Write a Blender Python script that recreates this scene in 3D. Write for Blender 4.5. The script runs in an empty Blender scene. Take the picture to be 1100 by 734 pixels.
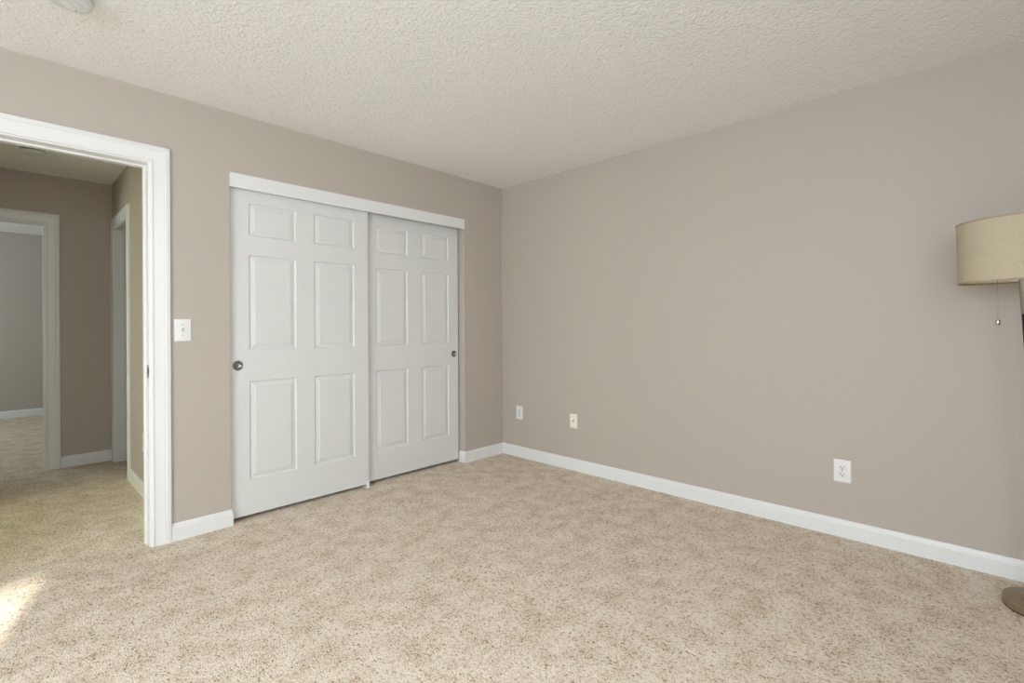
import bpy, bmesh, math, random
from math import pi, sin, cos, radians
from mathutils import Vector, Matrix

SC = bpy.context.scene
COL = SC.collection
CEIL = 2.44          # ceiling height
XW, YR = -5.70, -4.00   # inner faces of the window wall and of the rear wall
YH = 2.37            # far wall of the hall
XH = -2.525           # right wall of the hall
YF = 6.00            # far wall of the room beyond the hall

# ------------------------------------------------------------------ camera
cam = bpy.data.cameras.new('camera')
cam.sensor_width = 36.0
cam.lens = 523.258 * 36.0 / 1100.0
cam.shift_y = -15.755 / 1100.0
cam.clip_start = 0.02
cam_o = bpy.data.objects.new('camera', cam)
COL.objects.link(cam_o)
yaw, roll = 0.8046, -0.0052
fw = Vector((sin(yaw), cos(yaw), 0.0))
rt = Vector((cos(yaw), -sin(yaw), 0.0))
up = Vector((0, 0, 1))
r2 = rt * cos(roll) + up * sin(roll)
u2 = -rt * sin(roll) + up * cos(roll)
cam_o.matrix_world = Matrix((
    (r2.x, u2.x, -fw.x, -3.1843), (r2.y, u2.y, -fw.y, -3.1875),
    (r2.z, u2.z, -fw.z, 1.1631), (0, 0, 0, 1)))
SC.camera = cam_o

# ------------------------------------------------------------------ view
SC.view_settings.view_transform = 'Standard'
SC.view_settings.look = 'None'
SC.view_settings.gamma = 1.0
SC.view_settings.use_curve_mapping = False
SC.view_settings.exposure = 0.03
SC.cycles.diffuse_bounces = 8
SC.cycles.max_bounces = 14

# ------------------------------------------------------------------ sky, sun, windows' daylight, added fills
world = bpy.data.worlds.new('daylight_sky')
SC.world = world
world.use_nodes = True
bg = world.node_tree.nodes['Background']
bg.inputs['Color'].default_value = (0.75, 0.87, 1.0, 1)
bg.inputs['Strength'].default_value = 1.0


def area_light(name, loc, direction, w, h, watts, color):
    l = bpy.data.lights.new(name, 'AREA')
    l.shape = 'RECTANGLE'
    l.size, l.size_y = w, h
    l.energy = watts
    l.color = color
    o = bpy.data.objects.new(name, l)
    COL.objects.link(o)
    o.location = loc
    o.rotation_euler = Vector(direction).to_track_quat('-Z', 'Y').to_euler()
    return o


COOL = (0.86, 0.945, 1.0)
area_light('window_daylight_side', (XW - 0.16, -2.85, 1.50), (1, 0, -0.9), 2.0, 1.35, 138, COOL)
area_light('window_daylight_rear', (-4.85, YR - 0.16, 1.90), (0, 1, -0.6), 1.4, 0.5, 22, COOL)
area_light('rear_fill', (-3.05, YR + 0.03, 1.40), (0.12, 1, -0.15), 1.7, 1.2, 36, COOL)  # added front fill for room and hall; its window is made up
area_light('window_daylight_far_room', (XW - 0.16, 4.4, 1.42), (1, 0, 0.7), 1.5, 1.35, 56, (0.86, 1.0, 0.98))
area_light('hall_fill', (XW - 0.16, 0.75, 1.42), (1, 0.3, -0.5), 1.0, 1.35, 42, (0.98, 1.0, 0.64))  # added olive-tinted fill that brightens the hall from an unseen side

sun = bpy.data.lights.new('sun', 'SUN')
sun.energy = 9.0
sun.angle = radians(1.2)
sun.color = (1.0, 0.96, 0.88)
sun_o = bpy.data.objects.new('sun', sun)
COL.objects.link(sun_o)
sun_o.rotation_euler = Vector((0.26, 0.966, -0.50)).to_track_quat('-Z', 'Y').to_euler()


# ------------------------------------------------------------------ materials
def lin(c):
    c /= 255.0
    return c / 12.92 if c <= 0.04045 else ((c + 0.055) / 1.055) ** 2.4


def srgb(r, g, b):
    return (lin(r), lin(g), lin(b), 1.0)


def new_mat(name, color, rough=0.6, metal=0.0, spec=0.5):
    m = bpy.data.materials.new(name)
    m.use_nodes = True
    b = m.node_tree.nodes['Principled BSDF']
    b.inputs['Base Color'].default_value = color
    b.inputs['Roughness'].default_value = rough
    b.inputs['Metallic'].default_value = metal
    b.inputs['Specular IOR Level'].default_value = spec
    return m, m.node_tree, b


def N(nt, kind, **kw):
    n = nt.nodes.new(kind)
    for k, v in kw.items():
        setattr(n, k, v)
    return n


def noise(nt, vec, scale, detail=2.0, rough=0.5):
    n = N(nt, 'ShaderNodeTexNoise')
    n.inputs['Scale'].default_value = scale
    n.inputs['Detail'].default_value = detail
    n.inputs['Roughness'].default_value = rough
    nt.links.new(vec, n.inputs['Vector'])
    return n.outputs['Fac']


def ramp(nt, fac, stops):
    r = N(nt, 'ShaderNodeValToRGB')
    el = r.color_ramp.elements
    while len(el) < len(stops):
        el.new(0.5)
    for e, (p, c) in zip(el, stops):
        e.position = p
        e.color = c
    nt.links.new(fac, r.inputs['Fac'])
    return r.outputs['Color']


def mix(nt, mode, fac, a, b):
    n = N(nt, 'ShaderNodeMix', data_type='RGBA', blend_type=mode)
    if isinstance(fac, (int, float)):
        n.inputs[0].default_value = fac
    else:
        nt.links.new(fac, n.inputs[0])
    for sock, v in ((n.inputs[6], a), (n.inputs[7], b)):
        if isinstance(v, tuple):
            sock.default_value = v
        else:
            nt.links.new(v, sock)
    return n.outputs[2]


def math_node(nt, op, a, b):
    n = N(nt, 'ShaderNodeMath', operation=op)
    for i, v in enumerate((a, b)):
        if isinstance(v, (int, float)):
            n.inputs[i].default_value = v
        else:
            nt.links.new(v, n.inputs[i])
    return n.outputs[0]


def bump(nt, bsdf, height, strength, dist):
    b = N(nt, 'ShaderNodeBump')
    b.inputs['Strength'].default_value = strength
    b.inputs['Distance'].default_value = dist
    nt.links.new(height, b.inputs['Height'])
    nt.links.new(b.outputs['Normal'], bsdf.inputs['Normal'])


def objvec(nt):
    return N(nt, 'ShaderNodeTexCoord').outputs['Object']


# greige wall paint with a light roller texture
M_WALL, nt, b = new_mat('greige_wall_paint', srgb(183, 175, 167), 0.62, spec=0.3)
v = objvec(nt)
bump(nt, b, noise(nt, v, 190, 3, 0.6), 0.10, 0.003)

# sprayed ceiling texture
M_CEIL, nt, b = new_mat('textured_ceiling_paint', srgb(238, 238, 238), 0.85, spec=0.2)
v = objvec(nt)
h = math_node(nt, 'ADD', noise(nt, v, 70, 3, 0.6), math_node(nt, 'MULTIPLY', noise(nt, v, 28, 2, 0.5), 0.7))
bump(nt, b, h, 0.75, 0.012)

M_TRIM, nt, b = new_mat('white_trim_paint', srgb(226, 227, 228), 0.38)
M_DOOR, nt, b = new_mat('white_door_paint', srgb(216, 217, 217), 0.45)
v = objvec(nt)
mp = N(nt, 'ShaderNodeMapping')
mp.inputs['Scale'].default_value = (1.0, 1.0, 0.12)
nt.links.new(v, mp.inputs['Vector'])
bump(nt, b, noise(nt, mp.outputs[0], 260, 3, 0.6), 0.05, 0.002)

# cut-pile carpet, beige with brown flecks
M_CARPET, nt, b = new_mat('beige_cut_pile_carpet', srgb(200, 180, 155), 0.95, spec=0.1)
v = objvec(nt)
n_f = noise(nt, v, 170, 2, 0.6)
n_m = noise(nt, v, 60, 3, 0.65)
n_l = noise(nt, v, 9, 3, 0.6)
base = ramp(nt, n_l, [(0.32, srgb(229, 217, 200)), (0.62, srgb(243, 233, 219))])
# single darker yarn tips, more of them where the pile lies flatter
tips = math_node(nt, 'ADD', n_f, math_node(nt, 'MULTIPLY', n_l, 0.22))
fleck = ramp(nt, tips, [(0.40, srgb(140, 112, 78)), (0.475, srgb(205, 186, 156)), (0.54, srgb(250, 248, 244)), (0.85, srgb(255, 255, 255))])
c = mix(nt, 'MULTIPLY', 0.9, base, fleck)
# scattered brown yarn ends
mpv = N(nt, 'ShaderNodeMapping')
mpv.inputs['Rotation'].default_value = (0, 0, 0.6)
mpv.inputs['Scale'].default_value = (1.0, 0.62, 1.0)
nt.links.new(v, mpv.inputs['Vector'])
vo = N(nt, 'ShaderNodeTexVoronoi')
vo.inputs['Scale'].default_value = 125
nt.links.new(mpv.outputs[0], vo.inputs['Vector'])
sep = N(nt, 'ShaderNodeSeparateColor')
nt.links.new(vo.outputs['Color'], sep.inputs[0])
pick = math_node(nt, 'LESS_THAN', sep.outputs[0], math_node(nt, 'SUBTRACT', 0.40, math_node(nt, 'MULTIPLY', n_l, 0.5)))
core = math_node(nt, 'LESS_THAN', vo.outputs['Distance'], 0.42)
spot = math_node(nt, 'MULTIPLY', math_node(nt, 'MULTIPLY', pick, core), math_node(nt, 'ADD', 0.45, math_node(nt, 'MULTIPLY', sep.outputs[1], 0.55)))
c = mix(nt, 'MIX', spot, c, srgb(162, 128, 88))
clump = ramp(nt, n_m, [(0.33, srgb(208, 196, 178)), (0.50, srgb(255, 255, 255))])
c = mix(nt, 'MULTIPLY', 0.75, c, clump)
nt.links.new(c, b.inputs['Base Color'])
h = math_node(nt, 'ADD', n_f, math_node(nt, 'MULTIPLY', n_m, 1.0))
bump(nt, b, h, 0.7, 0.012)

M_PLATE, nt, b = new_mat('white_plastic', srgb(230, 230, 230), 0.35)
M_ALMOND, nt, b = new_mat('almond_plastic', srgb(238, 234, 218), 0.35)
M_SLOT, nt, b = new_mat('dark_slot', srgb(22, 21, 20), 0.6)
M_SCREW_SHADOW, nt, b = new_mat('screw_and_shadow_grey', srgb(190, 188, 182), 0.35, 0.3)  # also paints the thin shadow around each socket face
M_NICKEL, nt, b = new_mat('satin_nickel', srgb(176, 172, 164), 0.22, 1.0)
v = objvec(nt)
bump(nt, b, noise(nt, v, 600, 2), 0.03, 0.0005)
M_PULL, nt, b = new_mat('brushed_pull_metal', srgb(146, 144, 140), 0.28, 1.0)
M_DARKNICKEL, nt, b = new_mat('aged_nickel', srgb(112, 110, 104), 0.22, 1.0)
M_BLACK, nt, b = new_mat('black_gloss_lacquer', srgb(14, 20, 19), 0.2)
M_RUBBER, nt, b = new_mat('black_felt_pad', srgb(18, 18, 17), 0.9)
M_BASE, nt, b = new_mat('bronze_satin_metal', srgb(150, 137, 110), 0.42, 0.6)
v = objvec(nt)
bump(nt, b, noise(nt, v, 400, 2), 0.04, 0.0006)
M_DETECT, nt, b = new_mat('detector_plastic', srgb(212, 215, 215), 0.4)
M_DETECT2, nt, b = new_mat('detector_grille', srgb(150, 152, 150), 0.6)
M_GREENLED, nt, b = new_mat('detector_lens', srgb(235, 238, 236), 0.1)
M_LINER, nt, b = new_mat('shade_liner', srgb(236, 234, 226), 0.7)

# linen lamp shade: woven slubs
M_LINEN, nt, b = new_mat('beige_linen', srgb(190, 180, 158), 0.9, spec=0.15)
v = objvec(nt)
mp = N(nt, 'ShaderNodeMapping')
mp.inputs['Scale'].default_value = (1, 1, 6)
nt.links.new(v, mp.inputs['Vector'])
mp2 = N(nt, 'ShaderNodeMapping')
mp2.inputs['Scale'].default_value = (4, 4, 0.6)
nt.links.new(v, mp2.inputs['Vector'])
w1 = noise(nt, mp.outputs[0], 260, 2, 0.6)
w2 = noise(nt, mp2.outputs[0], 230, 2, 0.6)
hh = math_node(nt, 'ADD', w1, w2)
hm = math_node(nt, 'MULTIPLY', hh, 0.5)
nt.links.new(ramp(nt, hm, [(0.34, srgb(164, 153, 130)), (0.50, srgb(183, 173, 150)), (0.66, srgb(195, 187, 166))]),
             b.inputs['Base Color'])
bump(nt, b, hh, 0.25, 0.002)
M_HEM, nt, b = new_mat('linen_hem', srgb(158, 146, 120), 0.9)
M_CHAIN, nt, b = new_mat('pull_chain_metal', srgb(150, 142, 126), 0.3, 1.0)


# ------------------------------------------------------------------ mesh helpers
def smooth_by_angle(me, ang=35):
    me.shade_smooth()
    try:
        me.set_sharp_from_angle(angle=radians(ang))
    except Exception:
        pass


def obj(name, bm, mat, parent=None, smooth=None):
    bmesh.ops.remove_doubles(bm, verts=bm.verts, dist=1e-6)
    bmesh.ops.recalc_face_normals(bm, faces=bm.faces)
    me = bpy.data.meshes.new(name)
    bm.to_mesh(me)
    bm.free()
    mats = mat if isinstance(mat, (list, tuple)) else [mat]
    for m in mats:
        me.materials.append(m)
    if smooth:
        smooth_by_angle(me, smooth)
    o = bpy.data.objects.new(name, me)
    COL.objects.link(o)
    if parent:
        o.parent = parent
    return o


def tag(o, label, cat, group=None, kind=None):
    o['label'] = label
    o['category'] = cat
    if group:
        o['group'] = group
    if kind:
        o['kind'] = kind
    return o


def struct(o, label, cat):
    return tag(o, label, cat, kind='structure')


def empty(name, loc, rot=(0, 0, 0)):
    o = bpy.data.objects.new(name, None)
    COL.objects.link(o)
    o.location = loc
    o.rotation_euler = rot
    o.empty_display_size = 0.05
    return o


def add_box(bm, x0, x1, y0, y1, z0, z1, bev=0.0, seg=2):
    r = bmesh.ops.create_cube(bm, size=1.0)
    vs = r['verts']
    for v_ in vs:
        v_.co = Vector(((x0 + x1) / 2 + v_.co.x * (x1 - x0), (y0 + y1) / 2 + v_.co.y * (y1 - y0), (z0 + z1) / 2 + v_.co.z * (z1 - z0)))
    if bev:
        es = list({e for v_ in vs for e in v_.link_edges})
        bmesh.ops.bevel(bm, geom=es, offset=bev, segments=seg, affect='EDGES', profile=0.6)


def add_lathe(bm, prof, n=48, mtx=None, close=True, mi=None):
    """prof: list of (r, z) revolved about z."""
    mtx = mtx or Matrix.Identity(4)
    rings = []
    for r, z in prof:
        if r < 1e-7:
            rings.append([bm.verts.new(mtx @ Vector((0, 0, z)))])
        else:
            rings.append([bm.verts.new(mtx @ Vector((r * cos(2 * pi * k / n), r * sin(2 * pi * k / n), z))) for k in range(n)])
    for a, c_ in zip(rings, rings[1:]):
        for k in range(n):
            q = [a[k % len(a)], a[(k + 1) % len(a)], c_[(k + 1) % len(c_)], c_[k % len(c_)]]
            q = list(dict.fromkeys(q))
            if len(q) >= 3:
                f = bm.faces.new(q)
                if mi is not None:
                    f.material_index = mi


def add_cyl(bm, r, z0, z1, n=24, mtx=None):
    add_lathe(bm, [(0, z0), (r, z0), (r, z1), (0, z1)], n, mtx)


def wall_mesh(axis, p0, p1, a0, a1, z0, z1, holes):
    """A slab between p0 and p1 along `axis` (0 = x, 1 = y), spanning a0..a1, with rectangular holes (a0, a1, z0, z1)."""
    bm = bmesh.new()
    As = sorted({a0, a1, *[h_[0] for h_ in holes], *[h_[1] for h_ in holes]})
    Zs = sorted({z0, z1, *[h_[2] for h_ in holes], *[h_[3] for h_ in holes]})
    solid = {}
    for i in range(len(As) - 1):
        for j in range(len(Zs) - 1):
            am, zm = (As[i] + As[i + 1]) / 2, (Zs[j] + Zs[j + 1]) / 2
            solid[i, j] = not any(h_[0] < am < h_[1] and h_[2] < zm < h_[3] for h_ in holes)

    def V(p, a, z):
        return bm.verts.new((p, a, z) if axis == 0 else (a, p, z))
    for (i, j), s in solid.items():
        if not s:
            continue
        A, B, Z0, Z1 = As[i], As[i + 1], Zs[j], Zs[j + 1]
        for p in (p0, p1):
            bm.faces.new([V(p, A, Z0), V(p, B, Z0), V(p, B, Z1), V(p, A, Z1)])
        for di, dj, e in ((-1, 0, ((A, Z0), (A, Z1))), (1, 0, ((B, Z0), (B, Z1))), (0, -1, ((A, Z0), (B, Z0))), (0, 1, ((A, Z1), (B, Z1)))):
            if not solid.get((i + di, j + dj), False):
                (s0, t0), (s1, t1) = e
                bm.faces.new([V(p0, s0, t0), V(p0, s1, t1), V(p1, s1, t1), V(p1, s0, t0)])
    return bm


def sweep_profile(bm, pts, prof, plane_n):
    """Sweep prof [(u, d)] along the polyline pts. u runs sideways (in the plane, left of travel), d along plane_n; corners are mitred."""
    pn = Vector(plane_n).normalized()
    P_ = [Vector(p) for p in pts]
    rings = []
    for i, p in enumerate(P_):
        d_in = (P_[i] - P_[i - 1]).normalized() if i > 0 else None
        d_out = (P_[i + 1] - P_[i]).normalized() if i < len(P_) - 1 else None
        d_in = d_in or d_out
        d_out = d_out or d_in
        s_in, s_out = pn.cross(d_in), pn.cross(d_out)
        s = (s_in + s_out)
        s = s / s.length
        s = s / max(0.2, s.dot(s_in))
        rings.append([bm.verts.new(p + s * u + pn * d) for u, d in prof])
    n = len(prof)
    for a, c_ in zip(rings, rings[1:]):
        for k in range(n):
            bm.faces.new([a[k], a[(k + 1) % n], c_[(k + 1) % n], c_[k]])
    bm.faces.new(rings[0])
    bm.faces.new(rings[-1])


CASING = [(0, 0), (0, 0.008), (0.003, 0.0105), (0.010, 0.0115), (0.014, 0.0085), (0.017, 0.0085), (0.046, 0.0125), (0.058, 0.0150),
          (0.062, 0.0135), (0.066, 0.0165), (0.080, 0.0170), (0.086, 0.0150), (0.087, 0.012), (0.087, 0)]
BASEB = [(0, 0), (0.0115, 0), (0.0115, 0.070), (0.0095, 0.0745), (0.0095, 0.0785), (0.0075, 0.086), (0.0045, 0.0925), (0.0015, 0.0955), (0, 0.0955)]


def baseboard(name, pts, flip, label):
    """A moulded skirting along floor points; flip selects the side of travel it projects to."""
    bm = bmesh.new()
    # sideways = projection from the wall, along plane normal z = height
    pr = [((-u if flip else u), d) for u, d in BASEB]
    sweep_profile(bm, [(x, y, 0.0) for x, y in pts], pr, (0, 0, 1))
    return struct(obj(name, bm, M_TRIM), label, 'baseboard')


# ================================================================== LARGE STRUCTURE
bm = bmesh.new()
add_box(bm, XW - 0.2, 0.2, YR - 0.2, YF + 0.2, -0.08, 0.0)
struct(obj('floor', bm, M_CARPET), 'beige fleecy wall-to-wall carpet running from bedroom into the hall', 'floor')
bm = bmesh.new()
add_box(bm, XW - 0.2, 0.2, YR - 0.2, YF + 0.2, CEIL, CEIL + 0.1)
struct(obj('ceiling', bm, M_CEIL), 'off-white ceiling with a sprayed bumpy texture', 'ceiling')

WT = 0.115
DL, DR, DH = -3.425, -2.642, 2.062     # rough door opening (jamb lining inside)
CL, CR, CH = -2.269, -0.457, 2.086     # closet opening

struct(obj('wall_left', wall_mesh(1, 0.0, WT, XW, 0.0, 0.0, CEIL, [(DL, DR, 0.0, DH), (CL, CR, 0.0, CH)]), M_WALL),
       'greige wall holding the open doorway and the sliding closet doors', 'wall')
bm = bmesh.new()
add_box(bm, 0.0, 0.12, YR, YF, 0.0, CEIL)
struct(obj('wall_right', bm, M_WALL), 'long blank greige wall behind the floor lamp', 'wall')
W_REAR = [(-5.55, -4.10, 1.65, 2.16), (-3.95, -2.15, 0.75, 2.05)]  # the wider opening belongs to the added rear fill
struct(obj('wall_rear', wall_mesh(1, YR - 0.14, YR, XW, 0.12, 0.0, CEIL, W_REAR), M_WALL), 'greige wall with a high window and an added opening behind the viewer', 'wall')
W_SIDE = [(-3.85, -1.85, 0.75, 2.10), (0.25, 1.25, 0.75, 2.10), (3.65, 5.15, 0.75, 2.10)]  # the hall opening belongs to the added hall fill
struct(obj('wall_window', wall_mesh(0, XW - 0.14, XW, YR, YF, 0.0, CEIL, W_SIDE), M_WALL), 'greige outer wall with windows, left of the viewer', 'wall')

# hall and the room beyond
FL, FR, FH = -3.740, -2.945, 2.045
struct(obj('wall_hall_far', wall_mesh(1, YH, YH + WT, XW, 0.0, 0.0, CEIL, [(FL, FR, 0.0, FH)]), M_WALL),
       'shaded hall wall with the doorway to the room beyond', 'wall')
SL, SR, SH = 1.580, 2.280, 2.045
struct(obj('wall_hall_right', wall_mesh(0, XH, XH + WT, WT, YH, 0.0, CEIL, [(SL, SR, 0.0, SH)]), M_WALL),
       'shaded right-hand wall of the hall with a narrow doorway', 'wall')
struct(obj('wall_hall_left', wall_mesh(0, -4.02, -3.90, WT, YH, 0.0, CEIL, [(0.30, 1.35, 0.0, 2.05)]), M_WALL),
       'left wall of the hall, hidden behind the door frame', 'wall')  # opening added so the hall fill enters low and misses the ceiling
bm = bmesh.new()
add_box(bm, XW, 0.0, YF, YF + 0.12, 0.0, CEIL)
struct(obj('wall_room_beyond', bm, M_WALL), 'grey far wall of the room seen through two doorways', 'wall')
bm = bmesh.new()
add_box(bm, XH + WT, 0.0, 0.78, 0.88, 0.0, CEIL)
struct(obj('wall_closet_back', bm, M_WALL), 'closet back wall behind the sliding doors', 'wall')


# ------------------------------------------------------------------ doorways: lining (jambs, head, stops) and casings
def door_frame(name, label, axis, p0, p1, a0, a1, head, stop_at):
    """White lining of an opening in a wall between p0 and p1; legs at a0 and a1 (opening edges), head at the top."""
    t = 0.016
    bm = bmesh.new()

    def B(a, c_, p, q, z0, z1, bev=0.0015):
        if axis == 1:
            add_box(bm, a, c_, p, q, z0, z1, bev)
        else:
            add_box(bm, p, q, a, c_, z0, z1, bev)
    B(a0, a0 + t, p0, p1, 0.0, head)
    B(a1 - t, a1, p0, p1, 0.0, head)
    B(a0 + t, a1 - t, p0, p1, head - t, head)
    s0, s1 = stop_at
    B(a0 + t, a0 + t + 0.010, s0, s1, 0.0, head - t, 0.002)
    B(a1 - t - 0.010, a1 - t, s0, s1, 0.0, head - t, 0.002)
    B(a0 + t + 0.010, a1 - t - 0.010, s0, s1, head - t - 0.010, head - t, 0.002)
    return struct(obj(name, bm, M_TRIM), label, 'door frame')


def casing(name, label, axis, p, sgn, a0, a1, head):
    """Mitred moulded casing around the opening edges a0..a1, proud of plane p in direction sgn."""
    bm = bmesh.new()

    def Q(a, z):
        return (a, p, z) if axis == 1 else (p, a, z)
    n = (0, sgn, 0) if axis == 1 else (sgn, 0, 0)
    pts = [Q(a0, 0.0), Q(a0, head), Q(a1, head), Q(a1, 0.0)]
    pn = Vector(n)
    side = pn.cross(Vector(pts[1]) - Vector(pts[0]))
    outward = Vector(Q(a0 - 1, 0)) - Vector(Q(a0, 0))
    if side.dot(outward) < 0:
        pts.reverse()
    sweep_profile(bm, pts, CASING, n)
    return struct(obj(name, bm, M_TRIM, smooth=30), label, 'door casing')


fr = door_frame('door_1', 'white jamb lining of the open bedroom doorway', 1, 0.0, WT, DL, DR, DH, (0.062, 0.098))
bm = bmesh.new()
add_box(bm, DR - 0.0178, DR - 0.0158, 0.004, 0.034, 0.900, 0.970, 0.0005, 1)
add_box(bm, DR - 0.0182, DR - 0.0160, -0.003, 0.006, 0.915, 0.955, 0.0008, 1)
o = obj('strike_plate', bm, M_DARKNICKEL, fr)
o['label'] = 'dark metal strike plate'
bm = bmesh.new()
add_box(bm, DR - 0.0186, DR - 0.0176, 0.012, 0.026, 0.918, 0.952, 0.0003, 1)
obj('latch_hole', bm, M_SLOT, o)
casing('trim_1', 'white moulded casing around the open bedroom doorway', 1, 0.0, -1, DL + 0.007, DR - 0.007, DH - 0.009)
casing('trim_2', 'white casing on the hall side of the bedroom doorway', 1, WT, 1, DL + 0.012, DR - 0.012, DH - 0.012)
door_frame('door_2', 'white jamb lining of the doorway at the far end of the hall', 1, YH, YH + WT, FL, FR, FH, (YH + 0.03, YH + 0.07))
casing('trim_3', 'shaded white casing of the doorway at the far end of the hall', 1, YH, -1, FL + 0.012, FR - 0.012, FH - 0.012)
door_frame('door_3', 'white jamb lining of the narrow side doorway of the hall', 0, XH, XH + WT, SL, SR, SH, (XH + 0.055, XH + 0.09))
casing('trim_4', 'white casing of the narrow side doorway on the hall right wall', 0, XH, -1, SL + 0.012, SR - 0.012, SH - 0.012)

# ------------------------------------------------------------------ baseboards
baseboard('baseboard_right', [(0, YR), (0, 0), (CR, 0), (CR, 0.068)], False,
          'white baseboard along the right wall, wrapping the corner to the closet')
baseboard('baseboard_left', [(CL, 0.028), (CL, 0), (-2.562, 0)], False,
          'short white baseboard between doorway casing and closet doors')
baseboard('baseboard_hall_far', [(XH - 0.016, YH), (FR + 0.077, YH)], False, 'white baseboard on the shaded far wall of the hall')
baseboard('baseboard_hall_right', [(XH, WT + 0.016), (XH, SL - 0.077)], False, 'white baseboard low on the hall right wall by the side doorway')
baseboard('baseboard_room_beyond', [(0, YF), (XW, YF)], False, 'white baseboard of the room seen beyond the hall')


# ------------------------------------------------------------------ windows (behind the viewer; two added to carry fill light)
def window(name, label, axis, p, a0, a1, z0, z1):
    root = empty(name, (0, 0, 0))
    struct(root, label, 'window')

    def B(bm, a, c_, q0, q1, y0, y1):
        if axis == 1:
            add_box(bm, a, c_, p + q0, p + q1, y0, y1)
        else:
            add_box(bm, p + q0, p + q1, a, c_, y0, y1)
    bm = bmesh.new()
    f = 0.05
    B(bm, a0, a0 + f, -0.10, -0.04, z0, z1)
    B(bm, a1 - f, a1, -0.10, -0.04, z0, z1)
    B(bm, a0 + f, a1 - f, -0.10, -0.04, z0, z0 + f)
    B(bm, a0 + f, a1 - f, -0.10, -0.04, z1 - f, z1)
    if a1 - a0 > 1.0:
        m_ = (a0 + a1) / 2
        B(bm, m_ - 0.03, m_ + 0.03, -0.10, -0.04, z0 + f, z1 - f)
    obj('window_frame', bm, M_TRIM, root)
    bm = bmesh.new()
    B(bm, a0 - 0.04, a1 + 0.04, -0.03, 0.05, z0 - 0.025, z0)
    obj('window_sill', bm, M_TRIM, root)


window('window_1', 'wide window on the outer wall left of the viewer', 0, XW, -3.85, -1.85, 0.75, 2.10)
window('window_2', 'short high window on the rear wall', 1, YR, -5.55, -4.10, 1.65, 2.16)
window('added_window_5', 'added unseen window on the rear wall, closed by a white sun-blocking sheet', 1, YR, -3.95, -2.15, 0.75, 2.05)  # made up to go with the rear fill
bm = bmesh.new()
add_box(bm, -3.95, -2.15, YR - 0.035, YR - 0.03, 0.75, 2.05)
obj('sun_block_sheet', bm, M_LINER, bpy.data.objects['added_window_5'])  # opaque sheet added to keep sun out of the made-up window
window('added_window_4', 'added unseen window at the end of the hall', 0, XW, 0.25, 1.25, 0.75, 2.10)  # made up to go with the hall fill
window('window_3', 'window of the room beyond the hall', 0, XW, 3.65, 5.15, 0.75, 2.10)


# ================================================================== CLOSET DOORS
def six_panel_leaf(x0, x1, z0, z1, yf, thick, px, pz):
    """Moulded six-panel slab. px: list of (x0, x1) columns; pz: list of (z0, z1) rows; front at y = yf facing -y."""
    bm = bmesh.new()
    xs = sorted({x0, x1, *[a for q in px for a in q]})
    zs = sorted({z0, z1, *[a for q in pz for a in q]})
    V = lambda x, y, z: bm.verts.new((x, y, z))
    loops = [(0.0, 0.0), (0.002, 0.0015), (0.006, 0.0072), (0.009, 0.0084), (0.012, 0.0082), (0.0345, 0.0030), (0.0360, 0.0006), (0.038, 0.0004)]
    for i in range(len(xs) - 1):
        for j in range(len(zs) - 1):
            A, B, C_, D = xs[i], xs[i + 1], zs[j], zs[j + 1]
            if (A, B) in px and (C_, D) in pz:
                prev = None
                for off, dep in loops:
                    ring = [V(A + off, yf + dep, C_ + off), V(B - off, yf + dep, C_ + off), V(B - off, yf + dep, D - off), V(A + off, yf + dep, D - off)]
                    if prev:
                        for k in range(4):
                            bm.faces.new([prev[k], prev[(k + 1) % 4], ring[(k + 1) % 4], ring[k]])
                    prev = ring
                bm.faces.new(prev)
            else:
                bm.faces.new([V(A, yf, C_), V(B, yf, C_), V(B, yf, D), V(A, yf, D)])
    bmesh.ops.remove_doubles(bm, verts=bm.verts, dist=1e-6)
    # back and edges
    yb = yf + thick
    for zz in (z0, z1):
        for i in range(len(xs) - 1):
            bm.faces.new([V(xs[i], yf, zz), V(xs[i + 1], yf, zz), V(xs[i + 1], yb, zz), V(xs[i], yb, zz)])
    for xx in (x0, x1):
        for j in range(len(zs) - 1):
            bm.faces.new([V(xx, yf, zs[j]), V(xx, yf, zs[j + 1]), V(xx, yb, zs[j + 1]), V(xx, yb, zs[j])])
    for i in range(len(xs) - 1):
        for j in range(len(zs) - 1):
            bm.faces.new([V(xs[i], yb, zs[j]), V(xs[i + 1], yb, zs[j]), V(xs[i + 1], yb, zs[j + 1]), V(xs[i], yb, zs[j + 1])])
    return bm


def finger_pull(parent, x, y, z, r, label):
    """A round dished metal finger pull let into the face of a leaf (axis -y)."""
    m = Matrix.Translation((x, y, z)) @ Matrix.Rotation(radians(90), 4, 'X')
    bm = bmesh.new()
    prof = [(r, -0.002), (r, 0.0012), (r - 0.001, 0.0022), (r - 0.0035, 0.0026), (r - 0.0055, 0.0018), (r - 0.0065, -0.0002)]
    for k in range(1, 9):
        a = k / 8 * pi / 2
        prof.append(((r - 0.0065) * cos(a) if k < 8 else 0.0, -0.0002 - 0.0125 * sin(a)))
    # the dish sits in a shallow boss so that it never cuts the slab
    prof = [(rr, zz + 0.0135 if False else zz) for rr, zz in prof]
    add_lathe(bm, prof, 48, m)
    o = obj('finger_pull', bm, M_PULL, parent, smooth=50)
    o['label'] = label
    return o


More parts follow.
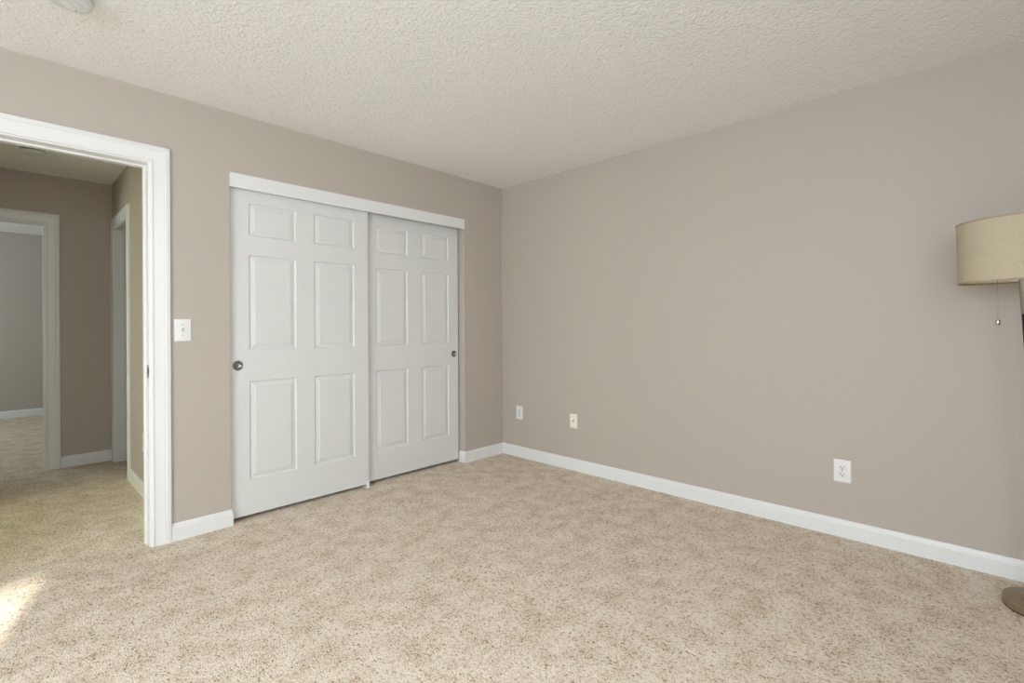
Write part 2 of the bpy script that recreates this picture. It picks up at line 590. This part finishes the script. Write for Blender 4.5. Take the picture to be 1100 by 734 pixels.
PZ = [(0.240, 0.840), (1.027, 1.612), (1.727, 1.928)]
LX = [(-2.154, -1.868), (-1.750, -1.459)]
RX = [(-1.264, -0.981), (-0.851, -0.571)]
YL, YRR = 0.032, 0.074
door = empty('door_4', (0, 0, 0))
struct(door, 'front sliding closet door with six raised panels, beside the light switch wall', 'closet door')
leaf = obj('door_panel', six_panel_leaf(-2.262, -1.352, 0.024, 2.030, YL, 0.034, LX, PZ), M_DOOR, door)
PULL1 = finger_pull(door, -2.218, YL, 0.938, 0.030, 'round brushed nickel finger pull')
door2 = empty('door_5', (0, 0, 0))
struct(door2, 'rear sliding closet door with six raised panels, nearer the room corner', 'closet door')
leaf2 = obj('door_panel', six_panel_leaf(-1.385, -0.470, 0.024, 2.030, YRR, 0.034, RX, PZ), M_DOOR, door2)
PULL2 = finger_pull(door2, -0.518, YRR, 0.934, 0.028, 'round brushed nickel finger pull')


def cut_round(o, x, z, r, y0):
    """Drill the blind hole of the finger pull into a leaf."""
    cb = bmesh.new()
    add_cyl(cb, r, -0.017, 0.02, 40, Matrix.Translation((x, y0, z)) @ Matrix.Rotation(radians(90), 4, 'X'))
    bmesh.ops.recalc_face_normals(cb, faces=cb.faces)
    me = bpy.data.meshes.new('cutter')
    cb.to_mesh(me)
    cb.free()
    c_ = bpy.data.objects.new('cutter', me)
    COL.objects.link(c_)
    md = o.modifiers.new('drill', 'BOOLEAN')
    md.object = c_
    md.operation = 'DIFFERENCE'
    md.solver = 'EXACT'
    dg = bpy.context.evaluated_depsgraph_get()
    new = bpy.data.meshes.new_from_object(o.evaluated_get(dg))
    o.modifiers.clear()
    o.data = new
    bpy.data.objects.remove(c_)


cut_round(leaf, -2.218, 0.938, 0.0285, YL)
cut_round(leaf2, -0.518, 0.934, 0.0265, YRR)

# fascia that hides the sliding track, and the track
bm = bmesh.new()
add_box(bm, CL + 0.001, CR - 0.001, -0.006, 0.013, 2.001, 2.0855, 0.0015)
struct(obj('trim_5', bm, M_TRIM), 'plain white fascia board over the sliding closet doors', 'trim')
bm = bmesh.new()
add_box(bm, CL + 0.002, CR - 0.002, 0.018, 0.112, 2.050, 2.085)
struct(obj('trim_6', bm, M_DARKNICKEL), 'sliding door track hidden behind the white fascia board', 'trim')

# floor guide between the two leaves
g = empty('door_guide', (-1.352, 0.05, 0.0))
tag(g, 'small white plastic floor guide under the meeting edge of the closet doors', 'door guide')
bm = bmesh.new()
add_box(bm, -0.030, 0.004, -0.030, 0.060, 0.0, 0.005, 0.001)
obj('foot_plate', bm, M_PLATE, g)
bm = bmesh.new()
add_box(bm, -0.024, 0.001, -0.0245, -0.0185, 0.004, 0.046, 0.002)
obj('upright', bm, M_PLATE, g)


# ================================================================== WALL PLATES
def plate_bm(w, h_, t, bev=0.0028):
    bm = bmesh.new()
    add_box(bm, -w / 2, w / 2, -t, 0.0, -h_ / 2, h_ / 2, bev, 3)
    return bm


def screw(parent, x, z, t):
    bm = bmesh.new()
    m = Matrix.Translation((x, -t, z)) @ Matrix.Rotation(radians(90), 4, 'X')
    add_lathe(bm, [(0.0034, -0.001), (0.0034, 0.0006), (0.002, 0.0012), (0, 0.0013)], 20, m)
    s_ = obj('screw', bm, M_SCREW_SHADOW, parent, smooth=40)
    bm = bmesh.new()
    add_box(bm, x - 0.0026, x + 0.0026, -t - 0.0015, -t - 0.0010, z - 0.0005, z + 0.0005)
    obj('slot', bm, M_SLOT, s_)


def receptacle(parent, z, t, mat):
    """One socket face of a duplex outlet: rounded face with flat top and bottom, two blades and an earth hole."""
    bm = bmesh.new()
    ring = []
    R_ = 0.0172
    for k in range(48):
        a = 2 * pi * k / 48
        ring.append((R_ * cos(a), max(-0.0135, min(0.0135, R_ * sin(a)))))
    lo = [bm.verts.new((x, -t + 0.001, z + q)) for x, q in ring]
    hi = [bm.verts.new((x, -t - 0.0012, z + q)) for x, q in ring]
    hi2 = [bm.verts.new((x * 0.95, -t - 0.0018, z + q * 0.95)) for x, q in ring]
    for a, b_ in ((lo, hi), (hi, hi2)):
        for k in range(48):
            bm.faces.new([a[k], a[(k + 1) % 48], b_[(k + 1) % 48], b_[k]])
    bm.faces.new(hi2)
    f = obj('receptacle', bm, mat, parent, smooth=40)
    bm = bmesh.new()
    a_ = [bm.verts.new((x * 1.07, -t - 0.0004, z + q * 1.07)) for x, q in ring]
    b_ = [bm.verts.new((x * 1.07, -t + 0.001, z + q * 1.07)) for x, q in ring]
    for k in range(48):
        bm.faces.new([a_[k], a_[(k + 1) % 48], b_[(k + 1) % 48], b_[k]])
    bm.faces.new(a_)
    obj('painted_shadow_ring', bm, M_SCREW_SHADOW, f)  # grey ring painting the slight shadow that outlines the socket face
    bm = bmesh.new()
    for sx, hh_ in ((-0.0064, 0.0042), (0.0064, 0.0035)):
        add_box(bm, sx - 0.0017, sx + 0.0017, -t - 0.0021, -t - 0.0010, z + 0.0035 - hh_, z + 0.0035 + hh_)
    obj('slots', bm, M_SLOT, f)
    bm = bmesh.new()
    m = Matrix.Translation((0, -t - 0.0010, z - 0.0075)) @ Matrix.Rotation(radians(90), 4, 'X')
    add_cyl(bm, 0.0031, 0, 0.0011, 20, m)
    obj('earth_hole', bm, M_SLOT, f)


def duplex_outlet(loc, rotz, label, w=0.078, h_=0.122):
    root = empty('wall_outlet', loc, (0, 0, rotz))
    tag(root, label, 'outlet', 'white duplex wall outlets')
    t = 0.0062
    obj('plate', plate_bm(w, h_, t), M_PLATE, root, smooth=40)
    for z in (0.0195, -0.0195):
        receptacle(root, z, t, M_PLATE)
    screw(root, 0, 0, t)
    return root


FACE_L = -pi / 2          # plates on a wall whose face looks towards -x
duplex_outlet((0, -2.637, 0.362), FACE_L, 'wide white duplex outlet low on the right wall, nearest the floor lamp', 0.080, 0.122)
duplex_outlet((0, -0.214, 0.396), FACE_L, 'white duplex outlet low on the right wall, nearest the room corner', 0.078, 0.118)
duplex_outlet((XH, 0.960, 0.378), FACE_L, 'white duplex outlet on the hall wall seen through the doorway', 0.078, 0.128)

j = empty('phone_jack', (0, -0.813, 0.399), (0, 0, FACE_L))
tag(j, 'almond phone jack plate with one black socket, second plate from the corner', 'jack plate')
obj('plate', plate_bm(0.072, 0.116, 0.006), M_ALMOND, j, smooth=40)
bm = bmesh.new()
add_box(bm, -0.0095, 0.0095, -0.0078, -0.005, -0.0085, 0.0085, 0.0008)
obj('jack_body', bm, M_ALMOND, j)
bm = bmesh.new()
add_box(bm, -0.0065, 0.0065, -0.0084, -0.0070, -0.0055, 0.0045)
add_box(bm, -0.0030, 0.0030, -0.0084, -0.0070, 0.0045, 0.0070)
obj('socket', bm, M_SLOT, j)
for z in (0.0415, -0.0415):
    screw(j, 0, z, 0.006)

s = empty('light_switch', (-2.505, 0, 1.154))
tag(s, 'white toggle light switch plate beside the bedroom doorway casing', 'light switch')
obj('plate', plate_bm(0.080, 0.122, 0.0062), M_PLATE, s, smooth=40)
bm = bmesh.new()
add_box(bm, -0.0055, 0.0055, -0.0068, -0.005, -0.0125, 0.0125, 0.0005, 1)
o = obj('toggle_slot', bm, M_SCREW_SHADOW, s)
bm = bmesh.new()
add_box(bm, -0.0042, 0.0042, -0.0165, -0.004, -0.0095, 0.0005, 0.0012)
for v_ in bm.verts:
    v_.co.z -= (-v_.co.y) * 0.35 - 0.002
obj('toggle', bm, M_PLATE, s)
for z in (0.030, -0.030):
    screw(s, 0, z, 0.0062)


# ================================================================== SMOKE DETECTORS
def smoke_detector(loc, r, label, rotz):
    root = empty('smoke_detector', loc, (0, 0, rotz))
    tag(root, label, 'smoke detector', 'round ceiling smoke detectors')
    bm = bmesh.new()
    add_lathe(bm, [(0, 0), (r * 1.06, 0), (r * 1.07, -0.004), (r * 1.05, -0.010), (r * 0.98, -0.011), (0, -0.011)], 64)
    obj('mounting_base', bm, M_DETECT, root, smooth=35)
    bm = bmesh.new()
    add_lathe(bm, [(0, -0.010), (r * 0.93, -0.010), (r * 0.93, -0.0165), (r, -0.018), (r * 1.0, -0.026), (r * 0.975, -0.033),
                   (r * 0.90, -0.0385), (r * 0.80, -0.0405), (r * 0.60, -0.0405), (r * 0.585, -0.0395), (r * 0.56, -0.0395), (r * 0.545, -0.0408), (0, -0.0412)], 64)
    body = obj('body', bm, M_DETECT, root, smooth=35)
    bm = bmesh.new()
    add_lathe(bm, [(r * 0.94, -0.0112), (r * 0.945, -0.0125), (r * 0.945, -0.0155), (r * 0.94, -0.0168)], 64)
    obj('vent', bm, M_DETECT2, body)
    bm = bmesh.new()
    m = Matrix.Translation((0, 0.014, -0.0408)) @ Matrix.Rotation(radians(39), 4, 'Z') @ Matrix.Diagonal((1.9, 0.85, 1.3, 1))
    add_lathe(bm, [(0.013, 0.001), (0.013, -0.0012), (0.0115, -0.002), (0.0085, -0.0018), (0.0075, -0.0012), (0.005, -0.0026), (0, -0.0032)], 40, m)
    obj('test_button', bm, M_GREENLED, body, smooth=40)
    bm = bmesh.new()
    m = Matrix.Translation((0.021, 0.036, -0.0402))
    add_lathe(bm, [(0.002, 0.001), (0.002, -0.001), (0, -0.0014)], 16, m)
    obj('indicator', bm, M_SLOT, body)
    return root


smoke_detector((-3.012, -0.695, CEIL), 0.069, 'white round smoke detector on the bedroom ceiling above the doorway', 0.0)
smoke_detector((-3.045, 1.640, CEIL), 0.065, 'shaded smoke detector on the hall ceiling', 0.0)

# ================================================================== FLOOR LAMP
BX, BY = -0.277, -3.378
TOP = Vector((-0.349, -3.303, 1.60))
lamp = empty('floor_lamp', (BX, BY, 0))
tag(lamp, 'leaning floor lamp with a beige linen drum shade and round metal base', 'floor lamp')
bm = bmesh.new()
add_lathe(bm, [(0, 0.0), (0.128, 0.0), (0.128, 0.005), (0, 0.005)], 72)
o = obj('base_pad', bm, M_RUBBER, lamp)
o['label'] = 'black pad under the base'
bm = bmesh.new()
add_lathe(bm, [(0, 0.005), (0.129, 0.005), (0.131, 0.007), (0.131, 0.033), (0.128, 0.0365), (0.123, 0.038), (0, 0.0385)], 72)
obj('base', bm, M_BASE, lamp, smooth=35)
ax = (TOP - Vector((BX, BY, 0.035)))
ax_n = ax.normalized()
rotm = Vector((0, 0, 1)).rotation_difference(ax_n).to_matrix().to_4x4()
POLE_M = Matrix.Translation((0, 0, 0.035)) @ rotm
bm = bmesh.new()
add_lathe(bm, [(0, -0.002), (0.080, 0.001), (0.080, 0.007), (0.077, 0.010), (0.040, 0.014), (0.022, 0.026), (0.017, 0.040), (0.0145, 0.05), (0, 0.05)], 48, Matrix.Translation((0, 0, 0.036)))
obj('flange', bm, M_BASE, lamp, smooth=40)
L = ax.length
LB = L * (1.205 - 0.035) / (1.60 - 0.035)
bm = bmesh.new()
add_lathe(bm, [(0, 0.02), (0.0160, 0.02), (0.0160, LB), (0, LB)], 32, POLE_M)
o = obj('lower_pole', bm, M_BLACK, lamp, smooth=40)
o['label'] = 'glossy black lower pole'
bm = bmesh.new()
add_lathe(bm, [(0, LB), (0.0165, LB), (0.0170, LB + 0.002), (0.0170, L - 0.12), (0.012, L - 0.115), (0.012, L - 0.05), (0.006, L - 0.045), (0.006, L), (0, L)], 32, POLE_M)
o = obj('upper_pole', bm, M_NICKEL, lamp, smooth=40)
o['label'] = 'polished metal upper pole'
# drum shade, tilted half as much as the pole
SH_Z0, SH_Z1, SR_ = 1.337, 1.588, 0.1955
tm = POLE_M @ Matrix.Identity(4)
half = Vector((0, 0, 1)).slerp(ax_n, 0.45).normalized()
smid = (SH_Z0 + SH_Z1) / 2
tpos = Vector((-0.343 - BX, -3.309 - BY, smid))
SM = Matrix.Translation(tpos) @ Vector((0, 0, 1)).rotation_difference(half).to_matrix().to_4x4()
hh_ = (SH_Z1 - SH_Z0) / 2
bm = bmesh.new()
add_lathe(bm, [(SR_, -hh_ + 0.006), (SR_, hh_ - 0.006)], 128, SM)
add_lathe(bm, [(SR_ - 0.0012, -hh_ + 0.006), (SR_ - 0.0012, hh_ - 0.006)], 128, SM)
shade = obj('lamp_shade', bm, M_LINEN, lamp, smooth=60)
bm = bmesh.new()
add_lathe(bm, [(SR_ - 0.0020, -hh_ + 0.004), (SR_ - 0.0020, hh_ - 0.004)], 128, SM)
o = obj('liner', bm, M_LINER, shade, smooth=60)
o['label'] = 'white inner lining'
for nm, z in (('hem', -hh_ + 0.003), ('hem', hh_ - 0.003)):
    bm = bmesh.new()
    add_lathe(bm, [(SR_ + 0.0007, z - 0.003), (SR_ + 0.0007, z + 0.004), (SR_ - 0.003, z + 0.004), (SR_ - 0.003, z - 0.003), (SR_ + 0.0007, z - 0.003)], 128, SM)
    obj(nm, bm, M_HEM, shade, smooth=40)
bm = bmesh.new()
for k in range(3):
    a = 2 * pi * k / 3 + 0.5
    m = SM @ Matrix.Translation((0, 0, hh_ - 0.02)) @ Matrix.Rotation(a, 4, 'Z') @ Matrix.Rotation(radians(90), 4, 'Y')
    add_cyl(bm, 0.002, 0.010, SR_ - 0.002, 10, m)
m = SM @ Matrix.Translation((0, 0, hh_ - 0.02))
add_lathe(bm, [(0.005, -0.003), (0.016, -0.003), (0.016, 0.003), (0.005, 0.003), (0.005, -0.003)], 24, m)
obj('shade_spider', bm, M_NICKEL, shade)
# pull chain: beads on a thin cord, with a small cylindrical weight
CX, CY = -0.4215 - BX, -3.237 - BY
bm = bmesh.new()
add_cyl(bm, 0.0009, 1.182, 1.44, 10, Matrix.Translation((CX, CY, 0)))
z = 1.187
while z < 1.44:
    bmesh.ops.create_uvsphere(bm, u_segments=8, v_segments=6, radius=0.0015, matrix=Matrix.Translation((CX, CY, z)))
    z += 0.006
chain = obj('pull_chain', bm, M_CHAIN, lamp, smooth=60)
bm = bmesh.new()
add_lathe(bm, [(0, 0.0), (0.0067, 0.0), (0.0072, 0.0008), (0.0072, 0.0205), (0.0067, 0.0215), (0.002, 0.0228), (0.0016, 0.026), (0, 0.026)], 28, Matrix.Translation((CX, CY, 1.159)))
obj('pull_weight', bm, M_NICKEL, chain, smooth=40)
bm = bmesh.new()
m = Matrix.Translation((CX, CY, 1.44)) @ Vector((0, 0, 1)).rotation_difference((Vector((-0.345 - BX, -3.308 - BY, 1.46)) - Vector((CX, CY, 1.44))).normalized()).to_matrix().to_4x4()
add_cyl(bm, 0.003, 0.0, 0.09, 12, m)
obj('pull_arm', bm, M_NICKEL, chain)
